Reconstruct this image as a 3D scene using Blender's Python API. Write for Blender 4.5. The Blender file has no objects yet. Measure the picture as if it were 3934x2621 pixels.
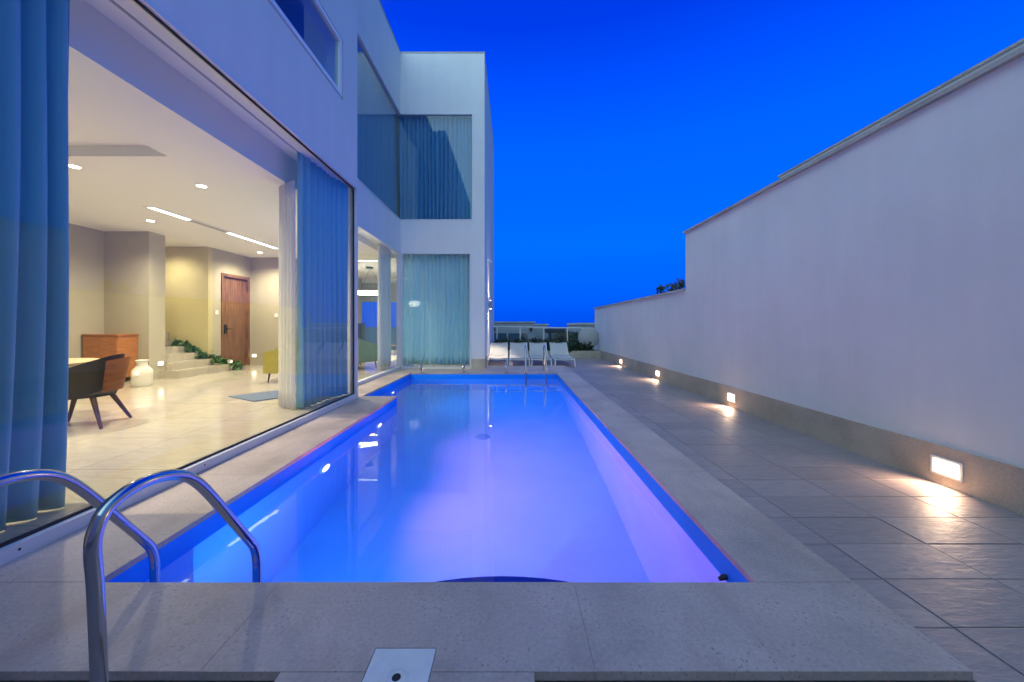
import bpy, bmesh, math, random
from mathutils import Vector, Matrix
random.seed(7)
S = bpy.context.scene
C = S.collection
PI = math.pi
rad = math.radians

# ------------------------------------------------------------------ helpers
def root_loc(p):
    while p.parent: p = p.parent
    return Vector(p.location)

def tag(o, label=None, cat=None, group=None, kind=None):
    if label: o['label'] = label
    if cat: o['category'] = cat
    if group: o['group'] = group
    if kind: o['kind'] = kind
    return o

def thing(name, label, cat, loc=(0, 0, 0), group=None, rotz=0):
    o = bpy.data.objects.new(name, None); C.objects.link(o)
    o.empty_display_size = 0.1
    o.location = loc; o.rotation_euler = (0, 0, rotz)
    return tag(o, label, cat, group)

def obj(name, bm, mat, parent=None, world=True, smooth=35, bevel=0):
    """link one bmesh as ONE mesh object; world=True: verts are world coordinates"""
    if bevel:
        bmesh.ops.bevel(bm, geom=[e for e in bm.edges if len(e.link_faces) == 2 and e.calc_face_angle(0) > 0.6],
                        offset=bevel, segments=2, affect='EDGES', profile=0.6)
    if parent is not None and world:
        bmesh.ops.translate(bm, vec=-root_loc(parent), verts=bm.verts)
    bmesh.ops.recalc_face_normals(bm, faces=bm.faces)
    me = bpy.data.meshes.new(name); bm.to_mesh(me); bm.free()
    if smooth:
        me.polygons.foreach_set('use_smooth', [True] * len(me.polygons))
        me.set_sharp_from_angle(angle=rad(smooth))
    for m in (mat if isinstance(mat, (list, tuple)) else [mat]): me.materials.append(m)
    o = bpy.data.objects.new(name, me); C.objects.link(o)
    if parent is not None: o.parent = parent
    return o

def copy_tree(o, parent=None):
    c = o.copy(); C.objects.link(c)
    if parent is not None: c.parent = parent
    for ch in list(o.children): copy_tree(ch, c)
    return c

def B(): return bmesh.new()

def box(bm, x0, x1, y0, y1, z0, z1, mi=0):
    v = [bm.verts.new(p) for p in ((x0,y0,z0),(x1,y0,z0),(x1,y1,z0),(x0,y1,z0),(x0,y0,z1),(x1,y0,z1),(x1,y1,z1),(x0,y1,z1))]
    for f in ((0,3,2,1),(4,5,6,7),(0,1,5,4),(1,2,6,5),(2,3,7,6),(3,0,4,7)):
        bm.faces.new([v[i] for i in f]).material_index = mi
    return v

def bx(*a, **k):
    bm = B(); box(bm, *a, **k); return bm

def tube(bm, pts, r, n=14, caps=True, up=(1, 0, 0)):
    pts = [Vector(p) for p in pts]; rings = []
    rr = r if isinstance(r, (list, tuple)) else [r] * len(pts)
    nrm = None
    for i, p in enumerate(pts):
        t = (pts[min(i+1, len(pts)-1)] - pts[max(i-1, 0)]).normalized()
        if nrm is None:
            nrm = Vector(up)
            if abs(nrm.dot(t)) > .95: nrm = Vector((0, 0, 1)) if abs(t.z) < .9 else Vector((0, 1, 0))
        nrm = (nrm - t * nrm.dot(t)).normalized(); b = t.cross(nrm)
        rings.append([bm.verts.new(p + (nrm * math.cos(2*PI*k/n) + b * math.sin(2*PI*k/n)) * rr[i]) for k in range(n)])
    for a, c in zip(rings, rings[1:]):
        for k in range(n): bm.faces.new((a[k], a[(k+1) % n], c[(k+1) % n], c[k]))
    if caps:
        bm.faces.new(rings[0][::-1]); bm.faces.new(rings[-1])

def lathe(bm, prof, cx=0, cy=0, cz=0, n=32):
    rings = []
    for r, z in prof:
        if r < 1e-5: rings.append([bm.verts.new((cx, cy, cz + z))])
        else: rings.append([bm.verts.new((cx + r*math.cos(2*PI*k/n), cy + r*math.sin(2*PI*k/n), cz + z)) for k in range(n)])
    for a, c in zip(rings, rings[1:]):
        for k in range(n):
            k2 = (k+1) % n
            if len(a) == 1 and len(c) == 1: continue
            if len(a) == 1: bm.faces.new((a[0], c[k2], c[k]))
            elif len(c) == 1: bm.faces.new((a[k], a[k2], c[0]))
            else: bm.faces.new((a[k], a[k2], c[k2], c[k]))

def prism(bm, pts, z0, z1):
    lo = [bm.verts.new((x, y, z0)) for x, y in pts]; hi = [bm.verts.new((x, y, z1)) for x, y in pts]
    n = len(pts)
    bm.faces.new(lo[::-1]); bm.faces.new(hi)
    for i in range(n): bm.faces.new((lo[i], lo[(i+1) % n], hi[(i+1) % n], hi[i]))

def smooth_path(pts, sub=6):
    P = [Vector(p) for p in pts]; out = []
    for i in range(len(P)-1):
        p0, p1, p2, p3 = P[max(i-1, 0)], P[i], P[i+1], P[min(i+2, len(P)-1)]
        for k in range(sub):
            t = k/sub
            out.append(0.5*((2*p1) + (p2-p0)*t + (2*p0-5*p1+4*p2-p3)*t*t + (3*p1-p0-3*p2+p3)*t*t*t))
    out.append(P[-1]); return out

def wall_x(bm, X0, X1, ya, yb, za, zb, holes=()):
    """a wall slab between X0..X1, running along y, with rectangular holes (y0,y1,z0,z1)"""
    ys = sorted({ya, yb, *[h[0] for h in holes], *[h[1] for h in holes]})
    for y0, y1 in zip(ys, ys[1:]):
        hs = sorted([h for h in holes if h[0] <= y0 + 1e-6 and h[1] >= y1 - 1e-6], key=lambda h: h[2])
        z = za
        for h in hs:
            if h[2] > z + 1e-6: box(bm, X0, X1, y0, y1, z, h[2])
            z = h[3]
        if z < zb - 1e-6: box(bm, X0, X1, y0, y1, z, zb)

def wall_y(bm, Y0, Y1, xa, xb, za, zb, holes=()):
    xs = sorted({xa, xb, *[h[0] for h in holes], *[h[1] for h in holes]})
    for x0, x1 in zip(xs, xs[1:]):
        hs = sorted([h for h in holes if h[0] <= x0 + 1e-6 and h[1] >= x1 - 1e-6], key=lambda h: h[2])
        z = za
        for h in hs:
            if h[2] > z + 1e-6: box(bm, x0, x1, Y0, Y1, z, h[2])
            z = h[3]
        if z < zb - 1e-6: box(bm, x0, x1, Y0, Y1, z, zb)

# ------------------------------------------------------------------ materials
def new_mat(name):
    m = bpy.data.materials.new(name); m.use_nodes = True
    nt = m.node_tree; nt.nodes.clear()
    out = nt.nodes.new('ShaderNodeOutputMaterial')
    return m, nt, out

def nd(nt, typ, **kw):
    n = nt.nodes.new(typ)
    for k, v in kw.items():
        if k in ('inp',):
            for a, b in v.items(): n.inputs[a].default_value = b
        else: setattr(n, k, v)
    return n

def coords(nt, scale=(1, 1, 1), rot=(0, 0, 0)):
    tc = nd(nt, 'ShaderNodeTexCoord'); mp = nd(nt, 'ShaderNodeMapping')
    mp.inputs['Scale'].default_value = scale; mp.inputs['Rotation'].default_value = rot
    nt.links.new(tc.outputs['Object'], mp.inputs['Vector'])
    return mp.outputs['Vector']

def noise(nt, vec, scale, detail=4, rough=.55):
    n = nd(nt, 'ShaderNodeTexNoise', inp={'Scale': scale, 'Detail': detail, 'Roughness': rough})
    nt.links.new(vec, n.inputs['Vector']); return n.outputs['Fac']

def ramp(nt, fac, stops):
    r = nd(nt, 'ShaderNodeValToRGB'); el = r.color_ramp.elements
    while len(el) < len(stops): el.new(0.5)
    for e, (p, c) in zip(el, stops):
        e.position = p; e.color = (c[0], c[1], c[2], 1) if hasattr(c, '__len__') else (c, c, c, 1)
    nt.links.new(fac, r.inputs['Fac']); return r.outputs['Color']

def mixc(nt, fac, a, b, mode='MIX'):
    m = nd(nt, 'ShaderNodeMix', data_type='RGBA', blend_type=mode)
    for sock, v in ((m.inputs[0], fac), (m.inputs[6], a), (m.inputs[7], b)):
        if hasattr(v, 'is_output'): nt.links.new(v, sock)
        elif hasattr(v, '__len__'): sock.default_value = (v[0], v[1], v[2], 1)
        else: sock.default_value = v
    return m.outputs[2]

def bump(nt, h, strength, dist=0.01):
    b = nd(nt, 'ShaderNodeBump', inp={'Strength': strength, 'Distance': dist})
    nt.links.new(h, b.inputs['Height']); return b.outputs['Normal']

def principled(name, col, rough=.5, metal=0, spec=.5, var=0.0, vscale=3, bstr=0, bscale=60, bdist=.003, vec_scale=(1,1,1), **extra):
    m, nt, out = new_mat(name)
    p = nd(nt, 'ShaderNodeBsdfPrincipled')
    p.inputs['Roughness'].default_value = rough; p.inputs['Metallic'].default_value = metal
    p.inputs['Specular IOR Level'].default_value = spec
    vec = coords(nt, vec_scale)
    if var:
        f = noise(nt, vec, vscale, 5)
        lo = [c*(1-var) for c in col]; hi = [min(1, c*(1+var)) for c in col]
        nt.links.new(ramp(nt, f, [(.3, lo), (.7, hi)]), p.inputs['Base Color'])
    else: p.inputs['Base Color'].default_value = (*col, 1)
    if bstr: nt.links.new(bump(nt, noise(nt, vec, bscale, 3), bstr, bdist), p.inputs['Normal'])
    for k, v in extra.items(): p.inputs[k].default_value = v
    nt.links.new(p.outputs[0], out.inputs['Surface'])
    return m

def emit(name, col, strength):
    m, nt, out = new_mat(name)
    e = nd(nt, 'ShaderNodeEmission', inp={'Color': (*col, 1), 'Strength': strength})
    nt.links.new(e.outputs[0], out.inputs['Surface']); return m

def stone_mat(name, base, pits=.5, rough=.55):
    m, nt, out = new_mat(name); vec = coords(nt)
    p = nd(nt, 'ShaderNodeBsdfPrincipled')
    big = ramp(nt, noise(nt, vec, 1.6, 6, .6), [(.28, [c*.74 for c in base]), (.5, base), (.72, [c*1.2 for c in base])])
    fine = ramp(nt, noise(nt, vec, 55, 6, .7), [(.3, .82), (.7, 1.12)])
    col = mixc(nt, 1, big, fine, 'MULTIPLY')
    # travertine pits: gathered where a broad noise is high
    vo = nd(nt, 'ShaderNodeTexVoronoi', inp={'Scale': 40, 'Randomness': 1}); nt.links.new(vec, vo.inputs['Vector'])
    pit = ramp(nt, vo.outputs['Distance'], [(.16, 1), (.28, 0)])
    gate = ramp(nt, noise(nt, vec, 3.2, 6, .75), [(.45, 0), (.60, 1)])
    pf = mixc(nt, 1, pit, gate, 'MULTIPLY')
    pf2 = mixc(nt, 1, pf, (pits, pits, pits), 'MULTIPLY')
    bw = nd(nt, 'ShaderNodeRGBToBW'); nt.links.new(pf2, bw.inputs[0])
    stain = ramp(nt, noise(nt, coords(nt, (2.2, .8, 1), (0, 0, .5)), 1.3, 7, .65), [(.50, 0), (.72, .55)])
    col = mixc(nt, stain, col, [base[0]*.62, base[1]*.56, base[2]*.48])
    col = mixc(nt, bw.outputs[0], col, (.07, .055, .05))
    nt.links.new(col, p.inputs['Base Color'])
    p.inputs['Roughness'].default_value = rough
    nt.links.new(bump(nt, noise(nt, vec, 90, 4), .12, .004), p.inputs['Normal'])
    nt.links.new(p.outputs[0], out.inputs['Surface']); return m

def tile_mat(name, base):
    m, nt, out = new_mat(name)
    p = nd(nt, 'ShaderNodeBsdfPrincipled')
    at = nd(nt, 'ShaderNodeAttribute', attribute_name='tint')
    vec = coords(nt)
    # each tile gets its own offset into the slate texture
    off = nd(nt, 'ShaderNodeVectorMath', operation='MULTIPLY_ADD')
    nt.links.new(vec, off.inputs[0]); off.inputs[1].default_value = (1, 1, 1)
    cb = nd(nt, 'ShaderNodeVectorMath', operation='SCALE'); cb.inputs[0].default_value = (37, 91, 13)
    nt.links.new(at.outputs['Fac'], cb.inputs['Scale']); nt.links.new(cb.outputs[0], off.inputs[2])
    mp = nd(nt, 'ShaderNodeMapping'); mp.inputs['Scale'].default_value = (6.5, 21, 1); mp.inputs['Rotation'].default_value = (0, 0, .22)
    nt.links.new(off.outputs[0], mp.inputs['Vector'])
    n1 = nd(nt, 'ShaderNodeTexNoise', inp={'Scale': 1.5, 'Detail': 8, 'Roughness': .62, 'Distortion': .5}); nt.links.new(mp.outputs[0], n1.inputs['Vector'])
    c = ramp(nt, n1.outputs['Fac'], [(.3, [x*.90 for x in base]), (.7, [x*1.08 for x in base])])
    tv = ramp(nt, at.outputs['Fac'], [(0, .90), (1, 1.08)])
    c = mixc(nt, 1, c, tv, 'MULTIPLY')
    nt.links.new(c, p.inputs['Base Color'])
    r = ramp(nt, n1.outputs['Fac'], [(.3, .58), (.7, .44)])
    nt.links.new(r, p.inputs['Roughness'])
    nt.links.new(bump(nt, n1.outputs['Fac'], .6, .010), p.inputs['Normal'])
    nt.links.new(p.outputs[0], out.inputs['Surface']); return m

def wood_mat(name, a, b, rough=.4, scale=(1, 1, 1)):
    m, nt, out = new_mat(name); vec = coords(nt, scale)
    p = nd(nt, 'ShaderNodeBsdfPrincipled', inp={'Roughness': rough})
    n = nd(nt, 'ShaderNodeTexNoise', inp={'Scale': 4, 'Detail': 6, 'Roughness': .6, 'Distortion': .6}); nt.links.new(vec, n.inputs['Vector'])
    nt.links.new(ramp(nt, n.outputs['Fac'], [(.3, a), (.7, b)]), p.inputs['Base Color'])
    nt.links.new(p.outputs[0], out.inputs['Surface']); return m

def glass_mat(name, tint=(.93, .965, .96), base_r=.028):
    m, nt, out = new_mat(name)
    lw = nd(nt, 'ShaderNodeLayerWeight', inp={'Blend': .5})
    pw = nd(nt, 'ShaderNodeMath', operation='POWER'); nt.links.new(lw.outputs['Facing'], pw.inputs[0]); pw.inputs[1].default_value = 5
    ma = nd(nt, 'ShaderNodeMath', operation='MULTIPLY_ADD'); nt.links.new(pw.outputs[0], ma.inputs[0]); ma.inputs[1].default_value = .85; ma.inputs[2].default_value = base_r
    t = nd(nt, 'ShaderNodeBsdfTransparent', inp={'Color': (*tint, 1)})
    g = nd(nt, 'ShaderNodeBsdfGlossy', inp={'Roughness': 0.0, 'Color': (1, 1, 1, 1)})
    mx = nd(nt, 'ShaderNodeMixShader'); nt.links.new(ma.outputs[0], mx.inputs[0])
    nt.links.new(t.outputs[0], mx.inputs[1]); nt.links.new(g.outputs[0], mx.inputs[2])
    nt.links.new(mx.outputs[0], out.inputs['Surface']); return m

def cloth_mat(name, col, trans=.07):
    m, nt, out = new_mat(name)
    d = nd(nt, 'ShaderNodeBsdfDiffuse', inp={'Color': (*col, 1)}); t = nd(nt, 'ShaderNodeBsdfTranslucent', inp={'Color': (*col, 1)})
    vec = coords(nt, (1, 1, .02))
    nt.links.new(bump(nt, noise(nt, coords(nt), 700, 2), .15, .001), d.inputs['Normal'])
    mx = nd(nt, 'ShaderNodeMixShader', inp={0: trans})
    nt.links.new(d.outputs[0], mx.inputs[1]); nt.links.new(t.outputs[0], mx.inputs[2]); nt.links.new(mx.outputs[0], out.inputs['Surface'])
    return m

def plaster_mat(name, col, var=.05):
    m, nt, out = new_mat(name); vec = coords(nt)
    p = nd(nt, 'ShaderNodeBsdfPrincipled', inp={'Roughness': .85, 'Specular IOR Level': .25})
    f = ramp(nt, noise(nt, vec, .7, 6, .6), [(.3, [c*(1-var) for c in col]), (.7, col)])
    g = ramp(nt, noise(nt, coords(nt, (1, 1, .15)), 3.5, 5, .6), [(.35, .955), (.65, 1)])
    nt.links.new(mixc(nt, 1, f, g, 'MULTIPLY'), p.inputs['Base Color'])
    nt.links.new(bump(nt, noise(nt, vec, 130, 4), .12, .003), p.inputs['Normal'])
    nt.links.new(p.outputs[0], out.inputs['Surface']); return m

def mosaic_mat(name, col, grout, size=.025, rough=.2, gm=.06):
    m, nt, out = new_mat(name)
    p = nd(nt, 'ShaderNodeBsdfPrincipled', inp={'Roughness': rough, 'Specular IOR Level': .2})
    f = noise(nt, coords(nt), 2.2, 4)
    nt.links.new(ramp(nt, f, [(.3, [c*.93 for c in col]), (.7, col)]), p.inputs['Base Color'])
    nt.links.new(p.outputs[0], out.inputs['Surface']); return m

WATER_ABS = (.45, .90, .99); WATER_DENS = .36
def water_mat():
    m, nt, out = new_mat('pool_water')
    g = nd(nt, 'ShaderNodeBsdfGlass', inp={'IOR': 1.333, 'Roughness': 0.015, 'Color': (1, 1, 1, 1)})
    vec = coords(nt)
    n = noise(nt, vec, 1.5, 2, .4)
    n2 = noise(nt, vec, 9, 2, .5)
    ad = nd(nt, 'ShaderNodeMath', operation='MULTIPLY_ADD'); nt.links.new(n2, ad.inputs[0]); ad.inputs[1].default_value = .05; nt.links.new(n, ad.inputs[2])
    nt.links.new(bump(nt, ad.outputs[0], .16, .02), g.inputs['Normal'])
    nt.links.new(g.outputs[0], out.inputs['Surface'])
    v = nd(nt, 'ShaderNodeVolumeAbsorption', inp={'Color': (*WATER_ABS, 1), 'Density': WATER_DENS})
    nt.links.new(v.outputs[0], out.inputs['Volume'])
    return m

M = {}
M['plaster'] = plaster_mat('white_plaster', (.78, .77, .75))
M['plaster_wall'] = plaster_mat('garden_wall_plaster', (.80, .79, .77), .10)
M['stone'] = stone_mat('limestone_coping', (.50, .395, .345), .45)
M['skirt'] = stone_mat('stone_skirting', (.50, .43, .34), .25)
M['cap'] = stone_mat('stone_capping', (.45, .42, .37), .2)
M['tile'] = tile_mat('slate_texture_tile', (.31, .255, .245))
M['grout'] = principled('dark_grout', (.16, .14, .13), .9)
M['steel'] = principled('polished_steel', (.56, .55, .54), .14, 1.0, bstr=.02, bscale=200)
M['alu'] = principled('white_aluminium', (.70, .70, .70), .38, .0, bstr=.02)
M['alu_bright'] = principled('white_window_frame', (.86, .86, .86), .35)
M['gasket'] = principled('black_gasket', (.015, .015, .018), .6)
M['track'] = principled('grey_track', (.33, .33, .35), .5)
M['glass'] = glass_mat('window_glass')
M['glass_up'] = glass_mat('upper_window_glass', (.80, .88, .90), .045)
M['curtain'] = cloth_mat('white_sheer_curtain', (.78, .77, .74))
M['curtain_sky_tint'] = cloth_mat('sky_tinted_white_curtain', (.25, .50, .56), .05)  # white cloth with the blue of the sky light mixed into its colour
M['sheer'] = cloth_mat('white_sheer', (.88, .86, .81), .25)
M['curtain_up'] = cloth_mat('grey_teal_curtain', (.20, .46, .70), .06)
M['curtain_t'] = cloth_mat('pale_teal_curtain', (.60, .84, .95), .42)
M['ceil'] = principled('ceiling_paint', (.80, .785, .75), .8, var=.01)
M['in_wall'] = principled('taupe_wall_paint', (.43, .39, .305), .75, var=.03)
M['in_cream'] = principled('cream_wall_paint', (.52, .455, .25), .75, var=.03)
def marble_mat():
    m, nt, out = new_mat('polished_beige_marble'); vec = coords(nt)
    p = nd(nt, 'ShaderNodeBsdfPrincipled', inp={'Roughness': .12})
    v = nd(nt, 'ShaderNodeTexNoise', inp={'Scale': 1.4, 'Detail': 8, 'Roughness': .6, 'Distortion': 1.6}); nt.links.new(coords(nt, (1, 2.2, 1)), v.inputs['Vector'])
    base = ramp(nt, v.outputs['Fac'], [(.3, (.42, .38, .31)), (.5, (.50, .455, .385)), (.56, (.44, .39, .32)), (.75, (.55, .505, .435))])
    br = nd(nt, 'ShaderNodeTexBrick', offset=0.0, inp={'Scale': 1.0, 'Mortar Size': .004, 'Brick Width': .9, 'Row Height': .9, 'Color1': (1, 1, 1, 1), 'Color2': (.93, .93, .93, 1), 'Mortar': (.45, .42, .38, 1)})
    nt.links.new(vec, br.inputs['Vector'])
    nt.links.new(mixc(nt, 1, base, br.outputs['Color'], 'MULTIPLY'), p.inputs['Base Color'])
    nt.links.new(p.outputs[0], out.inputs['Surface']); return m
M['marble'] = marble_mat()
M['door'] = wood_mat('brown_oak_door', (.085, .034, .016), (.28, .13, .065), .6, (1, 7, .5))
M['walnut'] = wood_mat('orange_walnut', (.28, .09, .022), (.50, .19, .05), .5, (1.2, 1.2, 9))
M['darkwood'] = wood_mat('dark_leg_wood', (.045, .022, .016), (.09, .045, .03), .45, (9, 9, 1))
M['charcoal'] = principled('charcoal_upholstery', (.075, .062, .052), .85, var=.12, vscale=60, bstr=.2, bscale=400)
M['tan_table'] = wood_mat('pale_oak_table', (.42, .29, .17), (.55, .40, .25), .35, (2, 9, 1))
M['ceramic'] = principled('white_ceramic', (.75, .71, .62), .3)
M['mustard'] = principled('mustard_upholstery', (.33, .28, .045), .85, var=.1, vscale=40, bstr=.2, bscale=300)
M['green_up'] = principled('green_upholstery', (.15, .22, .13), .85, var=.12, vscale=30, bstr=.2, bscale=300)
M['mat_blue'] = principled('slate_blue_rug', (.10, .13, .19), .95, var=.15, vscale=90, bstr=.4, bscale=500)
M['black'] = principled('matt_black', (.012, .012, .014), .5)
M['dark_room'] = principled('dark_room_paint', (.35, .35, .36), .9)
M['white_plastic'] = principled('white_plastic', (.74, .74, .73), .4, var=.03)
M['lid'] = principled('white_skimmer_plastic', (.70, .70, .69), .45, var=.05, vscale=14)
M['sling'] = principled('white_sling_mesh', (.80, .78, .74), .8, bstr=.3, bscale=600)
M['pool'] = mosaic_mat('pale_blue_pool_finish', (.27, .47, .92), (.4, .5, .6))
M['band'] = mosaic_mat('blue_waterline_tile', (.004, .26, .93), (.3, .5, .8), rough=.5)
M['drain'] = mosaic_mat('pale_blue_drain_plastic', (.10, .30, .75), (1, 1, 1))
M['navy'] = mosaic_mat('navy_step_tile', (.008, .03, .30), (.3, .5, .8), rough=.3)
M['water'] = water_mat()
M['ground'] = principled('dry_ground', (.10, .09, .07), .95, var=.3, vscale=.2)
M['sea'] = principled('sea_water', (.02, .04, .07), .25)
M['leaf'] = principled('dark_leaf', (.035, .06, .025), .6, var=.5, vscale=20)
M['leaf_in'] = principled('indoor_leaf', (.03, .11, .02), .5, var=.4, vscale=14)
M['bark'] = principled('bark', (.10, .075, .05), .9, var=.2, vscale=10)
M['dish'] = principled('grey_dish_metal', (.34, .34, .34), .6, var=.03)
M['rail_glass'] = glass_mat('balustrade_glass', (.88, .94, .95))
M['lamp_warm'] = emit('warm_lamp_lens', (1, .74, .48), 5)
M['lamp_down'] = emit('downlight_lens', (1, .86, .66), 18)
M['lamp_strip'] = emit('led_strip', (.93, 1, .90), 3.2)
M['lamp_ring'] = emit('ring_lamp', (1, .93, .78), 9)
M['lamp_shade'] = emit('lit_shade', (1, .93, .74), 9)
M['lamp_tray_fill'] = emit('tray_fill_strip', (1, .88, .62), 7)
M['lamp_pool'] = emit('pool_lamp_lens', (.80, .70, 1), 2.0)
M['bulb'] = emit('garden_bulb', (1, .85, .6), 14)
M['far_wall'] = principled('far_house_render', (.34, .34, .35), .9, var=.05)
M['far_win'] = principled('far_house_glass', (.05, .09, .13), .15)

# ------------------------------------------------------------------ lights
def area_light(name, parent, loc, rot, size, power, col, shape='DISK', size_y=None, spread=180):
    l = bpy.data.lights.new(name, 'AREA'); l.shape = shape; l.size = size; l.energy = power; l.color = col; l.spread = rad(spread)
    if size_y: l.size_y = size_y
    o = bpy.data.objects.new(name, l); C.objects.link(o); o.location = loc; o.rotation_euler = rot
    if parent is not None: o.parent = parent
    return o
def spot_light(name, parent, loc, direction, power, col, angle, blend=.6, r=.03):
    l = bpy.data.lights.new(name, 'SPOT'); l.energy = power; l.color = col; l.spot_size = rad(angle); l.spot_blend = blend; l.shadow_soft_size = r
    o = bpy.data.objects.new(name, l); C.objects.link(o); o.location = loc
    o.rotation_euler = Vector(direction).to_track_quat('-Z', 'Y').to_euler()
    if parent is not None: o.parent = parent
    return o

# ------------------------------------------------------------------ layout numbers (metres; camera stands at 0,0,1.3 looking along +y)
PX0, PX1, PXF = -2.10, 1.235, -2.74      # pool: near left edge, right edge, far left edge
PY0, PYS, PY1 = 1.915, 6.95, 10.30       # pool: near edge, step in the left edge, far edge
WZ = -.165                                # water level
FZ = -1.75                                # pool floor
FX, RX = -2.77, -3.31                     # facade planes: near block, recessed block
CY = 6.80                                 # corner of near block
TY, TX = 11.28, -.80                      # tower front, tower side
BY = 17.4                                 # back of tower
DZ = -.045                                # deck level
WALLX = 3.64
IF, IC = .08, 3.40                        # interior floor / ceiling
ROOF = 9.42

# ------------------------------------------------------------------ setting: terrain, deck, coping, pool
bm = B(); box(bm, -400, 400, -60, 900, -3.2, -3.0)
tag(obj('ground', bm, M['ground']), kind='structure')

# deck base slab and tiles
bm = B()
for (a, b, c, d) in ((1.30, 3.9, -3, 15.6), (-3.6, 1.30, -3, 1.45), (-.80, 1.30, 11.9, 15.6), (TX, 3.9, 15.6, 20)):
    box(bm, a, b, c, d, -.30, DZ - .006)
tag(obj('deck_base', bm, M['grout']), kind='structure')
bm = B(); tints = []
def tile(x0, x1, y0, y1):
    dz = random.uniform(-.0012, .0012); g = .0025; zt = DZ + dz; k = .002
    lo = [bm.verts.new(p) for p in ((x0+g, y0+g, DZ-.012), (x1-g, y0+g, DZ-.012), (x1-g, y1-g, DZ-.012), (x0+g, y1-g, DZ-.012))]
    mi = [bm.verts.new((v.co.x, v.co.y, zt - k)) for v in lo]
    cx, cy = (x0+x1)/2, (y0+y1)/2
    hi = [bm.verts.new((v.co.x + math.copysign(k, cx - v.co.x), v.co.y + math.copysign(k, cy - v.co.y), zt)) for v in lo]
    t = random.random(); n = 0
    for i in range(4):
        j = (i+1) % 4
        bm.faces.new((lo[i], lo[j], mi[j], mi[i])); bm.faces.new((mi[i], mi[j], hi[j], hi[i])); n += 2
    bm.faces.new(hi); n += 1
    tints.extend([t]*n)
TW, TD = .585, .322
xs0 = [1.752, 1.97, 2.555, 3.14, 3.635]
r0 = -6
for r in range(r0, 56):
    y0 = 1.04 + (r) * TD; y1 = y0 + TD
    if y1 > 15.35: break
    for a, b in zip(xs0, xs0[1:]): tile(a, b, y0, y1)
    # in front of the near coping
    if y1 <= 1.42:
        for a, b in zip([-3.6, -2.71, -2.125, -1.54, -.955, -.37, .215, .80, 1.385], [-2.71, -2.125, -1.54, -.955, -.37, .215, .80, 1.385, 1.745]): tile(a, b, y0, y1)
    elif y0 < 1.41:
        for a, b in zip([-3.6, -2.71, -2.125, -1.54, -.955, -.37, .215, .80, 1.385], [-2.71, -2.125, -1.54, -.955, -.37, .215, .80, 1.385, 1.745]): tile(a, b, y0, 1.418)
    if y0 >= 12.2:
        for a, b in zip([-.80, -.37, .215, .80, 1.385], [-.37, .215, .80, 1.385, 1.745]): tile(a, b, y0, y1)
me_tints = tints
o = tag(obj('deck_tiles', bm, M['tile'], smooth=0), kind='structure')
at = o.data.attributes.new('tint', 'FLOAT', 'FACE'); at.data.foreach_set('value', tints[:len(o.data.polygons)])

# limestone coping: slabs with thin open joints over grout
CT = .034
slabs = []
def run_x(x0, x1, y0, y1, cuts):
    c = [x0] + [k for k in cuts if x0 < k < x1] + [x1]
    for a, b in zip(c, c[1:]): slabs.append((a, b, y0, y1))
def run_y(x0, x1, y0, y1, cuts):
    c = [y0] + [k for k in cuts if y0 < k < y1] + [y1]
    for a, b in zip(c, c[1:]): slabs.append((x0, x1, a, b))
run_x(-3.3, 1.735, 1.42, PY0, [-2.75, -1.17, .315])                     # near end
run_y(PX1, 1.735, PY0, PY1, [PY0 + 1.45*k for k in range(1, 6)])        # right side
run_y(FX, PX0, PY0, PYS - .07, [3.3, 4.75, 6.2])                        # left, near part (to the facade)
run_x(RX, PX0, PYS - .07, PYS, [FX])
run_y(RX, PXF, PYS, PY1, [8.4, 9.85])                                   # left, far part
run_x(RX, 1.735, PY1, TY, [-2.2, -.8, .6])                              # far end
run_x(TX, 1.735, TY, 12.2, [.6])
slabs.append((-.865, .085, 1.05, 1.42 - .002))                           # tongue round the skimmer
bm = B()
lidx0, lidx1, lidy1 = -.548, -.301, 1.525
def slab(x0, x1, y0, y1):
    g = .0005
    b2 = B(); box(b2, x0+g, x1-g, y0+g, y1-g, -CT, 0)
    bmesh.ops.bevel(b2, geom=[e for e in b2.edges if all(v.co.z > -.01 for v in e.verts)], offset=.0015, segments=2, affect='EDGES')
    me = bpy.data.meshes.new('t'); b2.to_mesh(me); b2.free(); bm.from_mesh(me); bpy.data.meshes.remove(me)
for s in slabs:
    # leave the square opening of the skimmer free
    if s[2] < lidy1 < s[3] and s[0] < lidx0 and s[1] > lidx1:
        for q in ((s[0]+.0005, lidx0, s[2], s[3]), (lidx1, s[1]-.0005, s[2], s[3]), (lidx0, lidx1, lidy1, s[3])): box(bm, *q, -CT, 0)
    elif s[3] < 1.43 and s[0] < lidx0 < s[1]:
        for q in ((s[0], lidx0, s[2], s[3]-.001), (lidx1, s[1], s[2], s[3]-.001), (lidx0, lidx1, s[2], 1.265)): box(bm, *q, -CT, 0)
    else: slab(*s)
tag(obj('pool_coping', bm, M['stone'], smooth=40), kind='structure')
bm = B()
e = .012
for s in ((-3.3, 1.725, 1.43, PY0-e), (PX1+e, 1.725, PY0-e, PY1+e), (FX-.3, PX0-e, PY0-e, PYS-e), (RX, PXF-e, PYS-e, PY1+e), (RX, 1.725, PY1+e, 12.19)):
    box(bm, *s, -.25, -CT)
box(bm, -.85, .07, 1.06, 1.43, -.25, -CT)
tag(obj('coping_bed', bm, M['grout']), kind='structure')

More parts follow.
